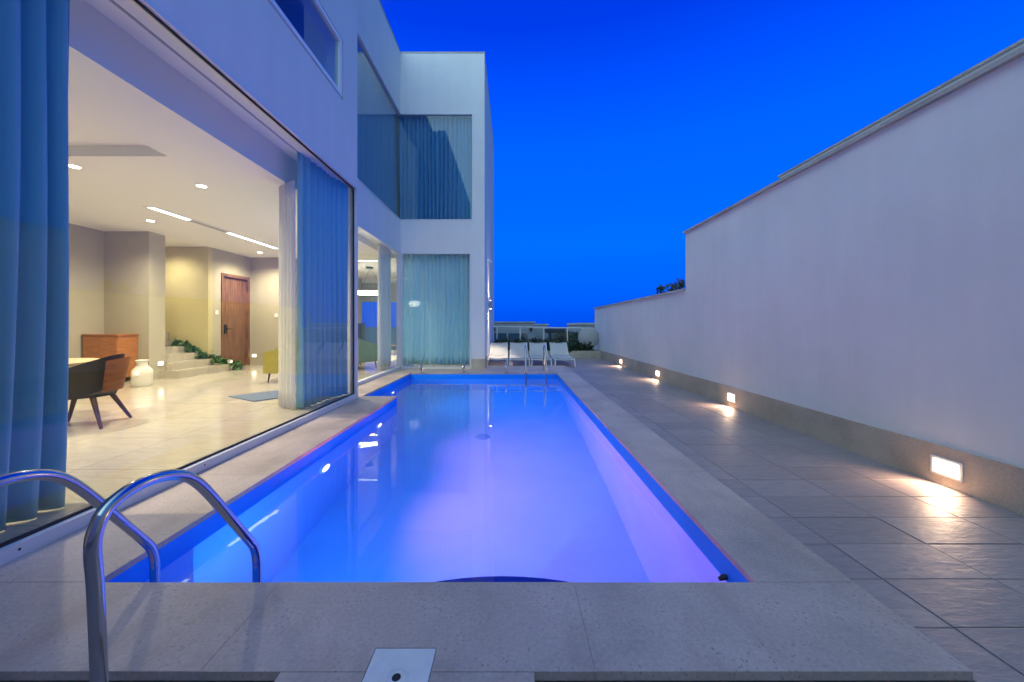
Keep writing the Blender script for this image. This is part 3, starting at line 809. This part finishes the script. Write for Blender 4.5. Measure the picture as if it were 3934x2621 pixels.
def armchair(label, loc, rz, mat):
    t = thing('armchair', label, 'armchair', loc, None, rz)            # faces -y
    bm = bx(-.36, .36, -.36, .30, .20, .44); obj('seat', bm, mat, t, world=False, bevel=.05)
    bm = B(); v = box(bm, -.36, .36, .24, .40, .22, 1.12)
    for q in v[4:]: q.co.y += .12
    obj('backrest', bm, mat, t, world=False, bevel=.05)
    for s in (-1, 1):
        bm = B(); v = box(bm, s*.37 - .06, s*.37 + .06, -.36, .36, .20, .64)
        for q in (v[6], v[7]): q.co.z += .22
        obj('armrest', bm, mat, t, world=False, bevel=.035)
        for y in (-.28, .30):
            bm = B(); tube(bm, [(s*.32, y, .21), (s*.35, y*1.08, 0)], [.022, .012], 10); obj('leg', bm, M['darkwood'], t, world=False)
    return t
armchair('mustard yellow armchair half hidden by the gathered right curtain', (-4.93, 8.45, IF), rad(-84), M['mustard'])
armchair('sage green armchair seen through the recessed ground floor glass', (-4.32, 10.75, IF), rad(150), M['green_up'])
t = thing('side_table', 'small round side table on the rug in the far room', 'side table', (-4.55, 14.2, IF))
bm = B(); lathe(bm, [(0, .45), (.22, .45), (.22, .47), (0, .47)], n=28); obj('tabletop', bm, M['walnut'], t, world=False)
for k in range(3):
    a = 2*PI*k/3; bm = B(); tube(bm, [(.14*math.cos(a), .14*math.sin(a), .45), (.18*math.cos(a), .18*math.sin(a), 0)], .012, 8); obj('leg', bm, M['darkwood'], t, world=False)
bm = B(); v = box(bm, -5.6, -4.1, 12.6, 15.2, IF + .001, IF + .014)
tag(obj('rug', bm, M['sling'], bevel=.004), 'pale patterned rug on the far room floor', 'rug')
bm = B(); prism(bm, [(-4.83, 6.46), (-4.11, 6.02), (-3.60, 6.66), (-4.30, 7.10)], IF + .001, IF + .014)
tag(obj('door_mat', bm, M['mat_blue'], bevel=.003), 'slate blue mat on the marble floor beside the right curtain', 'mat')
t = thing('floor_speaker', 'tall narrow black speaker standing behind the green armchair', 'speaker', (-5.55, 13.9, IF))
bm = bx(-.12, .12, -.14, .14, .03, 1.30); obj('cabinet', bm, M['black'], t, world=False, bevel=.01)
bm = bx(-.16, .16, -.18, .18, 0, .0295); obj('base', bm, M['black'], t, world=False, bevel=.004)

# indoor plants
def leaf_cloud(bm, pts, size, rnd):
    for p in pts:
        d = Vector((rnd.gauss(0, 1), rnd.gauss(0, 1), rnd.gauss(.2, .8))).normalized()
        s = d.cross(Vector((rnd.gauss(0, 1), rnd.gauss(0, 1), rnd.gauss(0, 1)))).normalized()
        L = size*rnd.uniform(.6, 1.3); w = L*.34; p = Vector(p); nn = d.cross(s)*L*.08
        v = [bm.verts.new(q) for q in (p, p + d*L*.5 + s*w + nn, p + d*L, p + d*L*.5 - s*w + nn)]
        bm.faces.new((v[0], v[1], v[2], v[3]))
rnd = random.Random(4)
t = thing('trailing_plant', 'green plant trailing down the steps of the indoor stair', 'plant', (-7.9, 10.0, IF))
bm = B(); pts = []
path = smooth_path([(-8.95, 9.95, .80), (-8.6, 9.98, .72), (-8.3, 10.0, .52), (-8.0, 10.12, .36), (-7.75, 10.3, .24), (-7.5, 10.42, .13)], 10)
for p in path:
    for _ in range(16): pts.append(p + Vector((rnd.gauss(0, .05), rnd.gauss(0, .06), abs(rnd.gauss(0, .045)))))
leaf_cloud(bm, pts, .11, rnd); obj('foliage', bm, M['leaf_in'], t, smooth=0)
bm = B(); tube(bm, path, .008, 6); obj('stem', bm, M['bark'], t)
t = thing('potted_plant', 'small bushy plant in a white pot on the upper stair step', 'plant', (-8.95, 9.3, IF + .51))
bm = B(); lathe(bm, [(0, 0), (.09, 0), (.12, .22), (.11, .22), (.1, .2), (0, .19)], n=24); obj('pot', bm, M['ceramic'], t, world=False)
bm = B(); leaf_cloud(bm, [(rnd.gauss(0, .09), rnd.gauss(0, .09), .30 + rnd.gauss(0, .07)) for _ in range(220)], .10, rnd); obj('foliage', bm, M['leaf_in'], t, world=False, smooth=0)

# ------------------------------------------------------------------ garden wall on the right with its lamps
gw = thing('garden_wall', 'tall white rendered garden wall along the right side that steps down towards the far end', 'wall', (WALLX, 8, DZ))
STEP = 7.9
bm = B(); box(bm, WALLX, WALLX + .22, -4, STEP, -.3, 3.22); box(bm, WALLX, WALLX + .22, STEP + .0005, 16.5, -.3, 2.02)
obj('wall', bm, M['plaster_wall'], gw, smooth=0)
bm = B(); box(bm, WALLX - .02, WALLX - .0005, -4, 16.5, DZ - .01, .285); obj('skirting', bm, M['skirt'], gw, smooth=0)
bm = B(); box(bm, WALLX - .045, WALLX + .24, -4, STEP + .04, 3.2205, 3.262); box(bm, WALLX - .045, WALLX + .26, STEP + .041, 16.54, 2.0205, 2.07); obj('capping', bm, M['cap'], gw, bevel=.004)
for y, lab in ((3.14, 'brightest rectangular lamp in the wall skirting nearest the camera'), (6.21, 'rectangular lamp in the wall skirting second nearest the camera'),
               (9.33, 'small lit skirting lamp in the lower stretch of wall, the nearer of two'), (12.45, 'farthest small lit lamp in the skirting of the low wall')):
    t = thing('skirting_lamp', lab, 'wall lamp', (WALLX - .02, y, .115), 'warm lamps along the wall skirting')
    bm = B()
    box(bm, -.012, -.0003, -.115, .115, -.075, -.055); box(bm, -.012, -.0003, -.115, .115, .055, .075); box(bm, -.012, -.0003, -.115, -.09, -.0545, .0545); box(bm, -.012, -.0003, .09, .115, -.0545, .0545)
    obj('trim', bm, M['alu'], t, world=False)
    obj('lens', bx(-.020, -.0004, -.0895, .0895, -.054, .054), M['lamp_warm'], t, world=False, bevel=.006)
    spot_light('skirting_lamp_light', t, (-.035, 0, -.01), (-1, 0, -.75), 17, (1, .66, .42), 150, .8, .03)
nb = thing('neighbour_parapet', 'pale parapet of the neighbouring house rising just behind the tall garden wall', 'parapet', (3.95, 2, 0))
obj('wall', bx(3.90, 4.12, -4, 5.5, -.3, 3.455), M['plaster_wall'], nb, smooth=0)
obj('capping', bx(3.885, 4.16, -4, 5.52, 3.4555, 3.48), M['cap'], nb, bevel=.004)

# ------------------------------------------------------------------ tower wall light, security camera
t = thing('up_down_wall_light', 'slim steel wall light shining up and down on the side of the tower', 'wall light', (TX, 13.2, 2.02))
bm = B(); tube(bm, [(.07, 0, -.14), (.07, 0, .14)], .036, 20); obj('body', bm, M['steel'], t, world=False)
bm = bx(.0005, .045, -.03, .03, -.05, .05); obj('bracket', bm, M['steel'], t, world=False)
for s in (-1, 1):
    bm = B(); lathe(bm, [(0, .1405*s), (.03, .1405*s), (.03, .143*s), (0, .143*s)], .07, 0, 0, 18); obj('lens', bm, M['lamp_down'], t, world=False)
    spot_light('wall_light_beam', t, (.07, 0, .16*s), (-.02, 0, s), 110, (1, .84, .62), 75, .7, .02)
t = thing('security_camera', 'small white security camera on a bracket high on the tower corner', 'security camera', (TX, 12.6, 3.42))
bm = B(); tube(bm, [(0, 0, .08), (.05, 0, .08), (.10, -.03, .03)], .022, 12); obj('bracket', bm, M['white_plastic'], t, world=False)
bm = B(); tube(bm, [(.10, .07, .05), (.12, -.16, -.03)], .045, 16); obj('body', bm, M['white_plastic'], t, world=False)

# ------------------------------------------------------------------ sun loungers
def lounger(label, loc):
    t = thing('sun_lounger', label, 'sun lounger', loc, 'white sun loungers in a row beyond the pool')
    w = .31
    for s in (-1, 1):
        bm = B(); tube(bm, smooth_path([(s*w, .02, .20), (s*w, .10, .245), (s*w, .5, .235), (s*w, 1.35, .26), (s*w, 1.9, .26)], 4), .018, 10); obj('side_rail', bm, M['white_plastic'], t, world=False)
        for y0, y1 in ((.08, .0), (1.55, 1.68)):
            bm = B(); tube(bm, [(s*w, y0, .24), (s*(w+.005), (y0+y1)/2, .12), (s*(w+.02), y1, 0)], [.024, .02, .017], 10); obj('leg', bm, M['white_plastic'], t, world=False)
    for y in (.06, 1.36): 
        bm = B(); tube(bm, [(-w, y, .235), (0, y, .215), (w, y, .235)], .014, 8)
        obj('cross_bar', bm, M['white_plastic'], t, world=False)
    bm = B(); rows = []
    for j in range(9):
        v = j/8; y = .05 + 1.32*v
        rows.append([bm.verts.new((-w + .012 + (2*w-.024)*i/6, y, .262 - .022*math.sin(PI*i/6) + .015*math.cos(v*PI*2))) for i in range(7)])
    for a, b in zip(rows, rows[1:]):
        for i in range(6): bm.faces.new((a[i], a[i+1], b[i+1], b[i]))
    bmesh.ops.solidify(bm, geom=bm.faces[:], thickness=.008)
    obj('seat', bm, M['sling'], t, world=False, smooth=60)
    bm = B(); rows = []
    for j in range(7):
        v = j/6
        rows.append([bm.verts.new((-w + .012 + (2*w-.024)*i/6, 1.38 + .46*v - .02*math.sin(PI*v), .275 + .42*v - .015*math.sin(PI*i/6))) for i in range(7)])
    for a, b in zip(rows, rows[1:]):
        for i in range(6): bm.faces.new((a[i], a[i+1], b[i+1], b[i]))
    bmesh.ops.solidify(bm, geom=bm.faces[:], thickness=.008)
    bk = obj('backrest', bm, M['sling'], t, world=False, smooth=60)
    bm = B(); tube(bm, [(-w, 1.36, .265), (-w, 1.85, .70), (w, 1.85, .70), (w, 1.36, .265)], .014, 8); obj('back_frame', bm, M['white_plastic'], bk, world=False)
    return t
LX = (-.455, .27, .985, 1.74)
LL = ('white sling sun lounger nearest the tower wall', 'white sling sun lounger second from the tower wall', 'white sling sun lounger behind the far pool ladder', 'white sling sun lounger at the open right end of the row')
p = lounger(LL[0], (LX[0], 12.28, DZ))
for x, l in zip(LX[1:], LL[1:]):
    c = copy_tree(p); c.location = (x, 12.28 - (.05 if x > 1.5 else 0), DZ); c['label'] = l

# ------------------------------------------------------------------ planter, balustrade, dish, shrubs
t = thing('planter', 'low stone planter wall across the far end of the terrace', 'planter', (1.4, 15.4, DZ))
bm = B(); box(bm, -.79, 3.63, 15.36, 15.5, DZ - .01, .26); box(bm, -.79, 3.63, 16.1, 16.2, DZ - .01, .26); obj('wall', bm, M['skirt'], t, smooth=0)
bm = bx(-.79, 3.63, 15.501, 16.099, DZ, .22); obj('soil', bm, M['ground'], t)
t = thing('balustrade', 'glass balustrade with a metal top rail at the far end of the terrace', 'balustrade', (1.4, 16.35, 0))
def railz(x): return 1.245 - (x + .8)*.018
bm = B(); tube(bm, [(-.8, 16.35, railz(-.8)), (3.4, 16.35, railz(3.4))], .024, 12); obj('top_rail', bm, M['alu'], t)
for x in (-.62, .38, 1.40, 2.42):
    bm = bx(x - .022, x + .022, 16.33, 16.37, -.1, railz(x) - .02); obj('post', bm, M['alu'], t)
for a, b in ((-.57, .33), (.43, 1.35), (1.45, 2.37), (2.47, 3.35)):
    bm = bx(a, b, 16.344, 16.356, .05, 1.12); obj('pane', bm, M['rail_glass'], t, smooth=0)

t = thing('satellite_dish', 'round grey satellite dish on a short mast at the end of the garden wall', 'satellite dish', (3.22, 15.75, .22))
bm = B(); lathe(bm, [(0, .085), (.12, .08), (.25, .055), (.36, .022), (.44, -.02), (.445, -.03), (.36, .008), (.25, .04), (.12, .065), (0, .07)], n=40)
bmesh.ops.rotate(bm, cent=(0, 0, 0), matrix=Matrix.Rotation(rad(78), 3, 'X'), verts=bm.verts)
bmesh.ops.rotate(bm, cent=(0, 0, 0), matrix=Matrix.Rotation(rad(-6), 3, 'Z'), verts=bm.verts)
bmesh.ops.translate(bm, vec=(0, 0, .58), verts=bm.verts)
obj('reflector', bm, M['dish'], t, world=False, smooth=50)
bm = B(); tube(bm, [(0, .10, 0), (0, .10, .6)], .025, 12); obj('mast', bm, M['dish'], t, world=False)
bm = B(); tube(bm, [(0, .0, .18), (0, -.38, .36)], .012, 8); obj('feed_arm', bm, M['black'], t, world=False)
bm = B(); tube(bm, [(0, -.42, .33), (0, -.34, .40)], [.03, .04], 12); obj('receiver', bm, M['black'], t, world=False)

def shrub(name, label, loc, rx, rz_, n, size, group, mat='leaf', seed=0, upright=0.0):
    rnd = random.Random(seed)
    t = thing(name, label, 'shrub', loc, group)
    cl = [(rnd.gauss(0, rx*.5), rnd.gauss(0, rx*.4), rz_*(.35 + .6*rnd.random()), rnd.uniform(.25, .5)*rx) for _ in range(9)]
    pts = []
    for _ in range(n):
        c = rnd.choice(cl); pts.append((c[0] + rnd.gauss(0, c[3]*.6), c[1] + rnd.gauss(0, c[3]*.6), max(.03, c[2] + rnd.gauss(0, c[3]*.7))))
    bm = B(); leaf_cloud(bm, pts, size, rnd); obj('foliage', bm, M[mat], t, world=False, smooth=0)
    bm = B()
    for c in cl[:5]: tube(bm, [(0, 0, 0), (c[0]*.4, c[1]*.4, c[2]*.5), (c[0], c[1], c[2])], [.02, .014, .005], 6)
    obj('stem', bm, M['bark'], t, world=False)
    return t
SH = [(-.35, 'low dark shrub in the planter beside the tower wall'), (.35, 'low dark shrub in the planter behind the second lounger'), (1.05, 'low dark shrub in the planter behind the third lounger'),
      (1.75, 'low dark shrub in the planter behind the fourth lounger'), (2.45, 'low dark shrub in the planter right of the loungers'), (2.95, 'low dark shrub in the planter under the satellite dish')]
for i, (x, l) in enumerate(SH): shrub('shrub', l, (x, 15.8, .22), .40, .26 if x < 2.2 else .15, 1700, .11, 'low shrubs in the far planter', seed=20+i)
for i, (y, h, l) in enumerate(((9.1, .24, 'leafy sprig above the low wall nearest the tall wall corner'), (9.55, .20, 'leafy sprig above the low wall, the middle one'), (10.3, .20, 'leafy sprig above the low wall, the farthest one'))):
    rnd = random.Random(60+i)
    t = thing('wall_sprig', l, 'shrub', (4.1, y, 1.5), 'leafy sprigs above the low wall')
    bm = B(); leaf_cloud(bm, [(rnd.gauss(0, .05), rnd.gauss(0, .07), .66 + h*rnd.random()) for _ in range(70)], .085, rnd); obj('foliage', bm, M['leaf'], t, world=False, smooth=0)
    bm = B()
    for _ in range(3): tube(bm, [(0, 0, 0), (rnd.gauss(0, .04), rnd.gauss(0, .05), .72 + h)], .006, 6)
    obj('stem', bm, M['bark'], t, world=False)
t = thing('yucca', 'spiky dark yucca leaves beside the end of the garden wall', 'plant', (4.10, 18.2, -1))
rnd = random.Random(5); bm = B()
for k in range(46):
    a = rnd.uniform(0, 2*PI); el = rnd.uniform(.1, 1.4); L = rnd.uniform(.35, .55)
    d = Vector((math.cos(a)*math.cos(el), math.sin(a)*math.cos(el), math.sin(el))); s = d.cross(Vector((0, 0, 1))).normalized()*.016
    p0 = Vector((0, 0, 2.55)); v = [bm.verts.new(q) for q in (p0 - s, p0 + s, p0 + d*L)]; bm.faces.new(v)
obj('foliage', bm, M['leaf'], t, world=False, smooth=0)
bm = B(); tube(bm, [(0, 0, 0), (.03, 0, 1.3), (0, 0, 2.47)], [.09, .07, .06], 10); obj('trunk', bm, M['bark'], t, world=False)

# ------------------------------------------------------------------ far houses and hedge beyond the terrace
def px(x, y, Y): return ((x-1175)*Y/869, 1.3 + (748-y)*Y/869)
Y = 24
t = thing('far_house', 'white flat roofed house with wide dark windows beyond the balustrade', 'house', (0, Y, -3))
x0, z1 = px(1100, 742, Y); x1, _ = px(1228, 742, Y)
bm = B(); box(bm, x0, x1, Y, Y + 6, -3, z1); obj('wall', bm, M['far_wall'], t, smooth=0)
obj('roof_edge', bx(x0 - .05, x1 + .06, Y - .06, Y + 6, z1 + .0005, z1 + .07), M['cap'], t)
for a, b in ((1134, 1164), (1168, 1196), (1199, 1212)):
    xa, za = px(a, 766, Y); xb, zb = px(b, 800, Y)
    w = obj('window', bx(xa, xb, Y - .02, Y - .001, zb, za), M['far_win'], t)
for xq in (1135, 1220):
    xa, za = px(xq, 757, Y); obj('wall_lamp', bx(xa - .08, xa + .08, Y - .14, Y - .001, za - .1, za + .1), M['black'], t)
Y = 30
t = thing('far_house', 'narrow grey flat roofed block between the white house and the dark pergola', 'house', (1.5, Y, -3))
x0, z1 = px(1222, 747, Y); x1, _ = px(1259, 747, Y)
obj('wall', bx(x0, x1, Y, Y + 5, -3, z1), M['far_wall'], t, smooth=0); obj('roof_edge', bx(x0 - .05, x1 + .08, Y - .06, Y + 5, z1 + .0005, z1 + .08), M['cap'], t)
Y = 26
t = thing('pergola', 'dark flat topped pergola beyond the balustrade', 'pergola', (3, Y, -3))
x0, z1 = px(1260, 757, Y); x1, _ = px(1299, 757, Y)
obj('roof', bx(x0, x1, Y, Y + 3, z1 - .28, z1), M['black'], t)
for xa, xb in ((1262, 1266), (1280, 1299)):
    a, _ = px(xa, 0, Y); b, _ = px(xb, 0, Y); obj('post', bx(a, b, Y + .02, Y + .4, -3, z1 - .2805), M['black'], t)
Y = 22
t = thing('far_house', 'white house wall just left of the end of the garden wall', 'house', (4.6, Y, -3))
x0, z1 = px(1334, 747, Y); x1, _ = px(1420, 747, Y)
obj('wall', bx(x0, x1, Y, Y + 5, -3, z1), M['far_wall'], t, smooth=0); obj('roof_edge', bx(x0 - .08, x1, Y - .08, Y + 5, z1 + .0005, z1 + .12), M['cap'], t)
for i, (xq, yq, Yq, l) in enumerate(((1196, 792, 20, 'dark tall hedge bush beyond the balustrade in front of the white house'), (1232, 790, 20, 'dark hedge bush beyond the balustrade below the grey block'), (1268, 785, 20.5, 'dark hedge bush beyond the balustrade below the pergola'),
        (1303, 768, 21, 'dark leafy bush beyond the balustrade right of the pergola'), (1325, 766, 20, 'dark leafy bush against the white house wall'))):
    x, z = px(xq, yq, Yq)
    t = thing('bush', l, 'bush', (x, Yq, -3), 'dark bushes beyond the balustrade'); rnd = random.Random(80+i)
    h = z + 3
    pts = [(rnd.gauss(0, .42), rnd.gauss(0, .4), h*(1 - abs(rnd.gauss(0, .22)))) for _ in range(1500)]
    bm = B(); leaf_cloud(bm, pts, .17, rnd); obj('foliage', bm, M['leaf'], t, world=False, smooth=0)
    bm = B(); tube(bm, [(0, 0, 0), (.05, 0, h*.5), (0, .04, h*.85)], [.09, .06, .02], 8); obj('trunk', bm, M['bark'], t, world=False)
for i, (xq, yq, l) in enumerate(((1226, 782, 'tiny lit garden bulb, the left one of the close pair'), (1231, 785, 'tiny lit garden bulb, the right one of the close pair'), (1275, 788, 'tiny lit garden bulb just above the fourth lounger'), (1301, 795, 'tiny lit garden bulb right of the fourth lounger'))):
    x, z = px(xq, yq, 18.5)
    t = thing('garden_bulb', l, 'garden light', (x, 18.5, -3), 'garden bulbs beyond the balustrade')
    bm = B(); bmesh.ops.create_uvsphere(bm, u_segments=12, v_segments=8, radius=.05); bmesh.ops.translate(bm, vec=(0, 0, z + 3), verts=bm.verts); obj('globe', bm, M['bulb'], t, world=False)
    bm = B(); tube(bm, [(0, 0, 0), (0, 0, z + 2.96)], .015, 8); obj('pole', bm, M['black'], t, world=False)

# ------------------------------------------------------------------ sky
wd = bpy.data.worlds.new('World'); S.world = wd; wd.use_nodes = True
nt = wd.node_tree; nt.nodes.clear()
wo = nd(nt, 'ShaderNodeOutputWorld'); bg = nd(nt, 'ShaderNodeBackground'); nt.links.new(bg.outputs[0], wo.inputs[0])
sky = nd(nt, 'ShaderNodeTexSky', sky_type='NISHITA'); sky.sun_disc = False; sky.sun_elevation = rad(1.0); sky.sun_rotation = rad(200)
tc = nd(nt, 'ShaderNodeTexCoord'); sx = nd(nt, 'ShaderNodeSeparateXYZ'); nt.links.new(tc.outputs['Generated'], sx.inputs[0])
# blue-hour dome: colour by height, paler towards the after-glow behind the camera
dome = ramp(nt, sx.outputs['Z'], [(0.0, (.0, .045, .50)), (.07, (.0, .066, .60)), (.20, (.0, .090, .70)), (.42, (.0, .070, .70)), (.62, (.0, .026, .48)), (.9, (.0, .018, .38))])
def towards(d, lo, hi):
    dt = nd(nt, 'ShaderNodeVectorMath', operation='DOT_PRODUCT'); nt.links.new(tc.outputs['Generated'], dt.inputs[0])
    dt.inputs[1].default_value = Vector(d).normalized()
    mr = nd(nt, 'ShaderNodeMapRange', interpolation_type='SMOOTHSTEP'); nt.links.new(dt.outputs['Value'], mr.inputs[0])
    mr.inputs[1].default_value = lo; mr.inputs[2].default_value = hi; return mr.outputs[0]
wide = mixc(nt, towards((0, .95, .3), .15, .62), (.02, .115, .41), dome)
glow = mixc(nt, towards((-.68, -.62, .42), -.05, .9), wide, (.60, .94, 1.12))
tinted = mixc(nt, 1, sky.outputs[0], (.0, .002, .008), 'MULTIPLY')
addc = mixc(nt, 1, glow, tinted, 'ADD')
nt.links.new(addc, bg.inputs[0]); bg.inputs[1].default_value = 1.0

# ------------------------------------------------------------------ camera
cam = bpy.data.cameras.new('camera'); co = bpy.data.objects.new('camera', cam); C.objects.link(co)
co.location = (0, 0, 1.3); co.rotation_euler = (PI/2, 0, 0)
cam.sensor_width = 36; cam.lens = 869/2353*36
cam.shift_y = -(784-748)/2353; cam.shift_x = .0006
cam.clip_start = .05; cam.clip_end = 2000
S.camera = co
S.view_settings.view_transform = 'Standard'; S.view_settings.look = 'None'; S.view_settings.exposure = 0.8; S.view_settings.gamma = 1
S.render.engine = 'CYCLES'
cy = S.cycles
cy.max_bounces = 14; cy.diffuse_bounces = 5; cy.glossy_bounces = 5; cy.transmission_bounces = 10; cy.transparent_max_bounces = 20
cy.sample_clamp_indirect = 6; cy.use_denoising = True
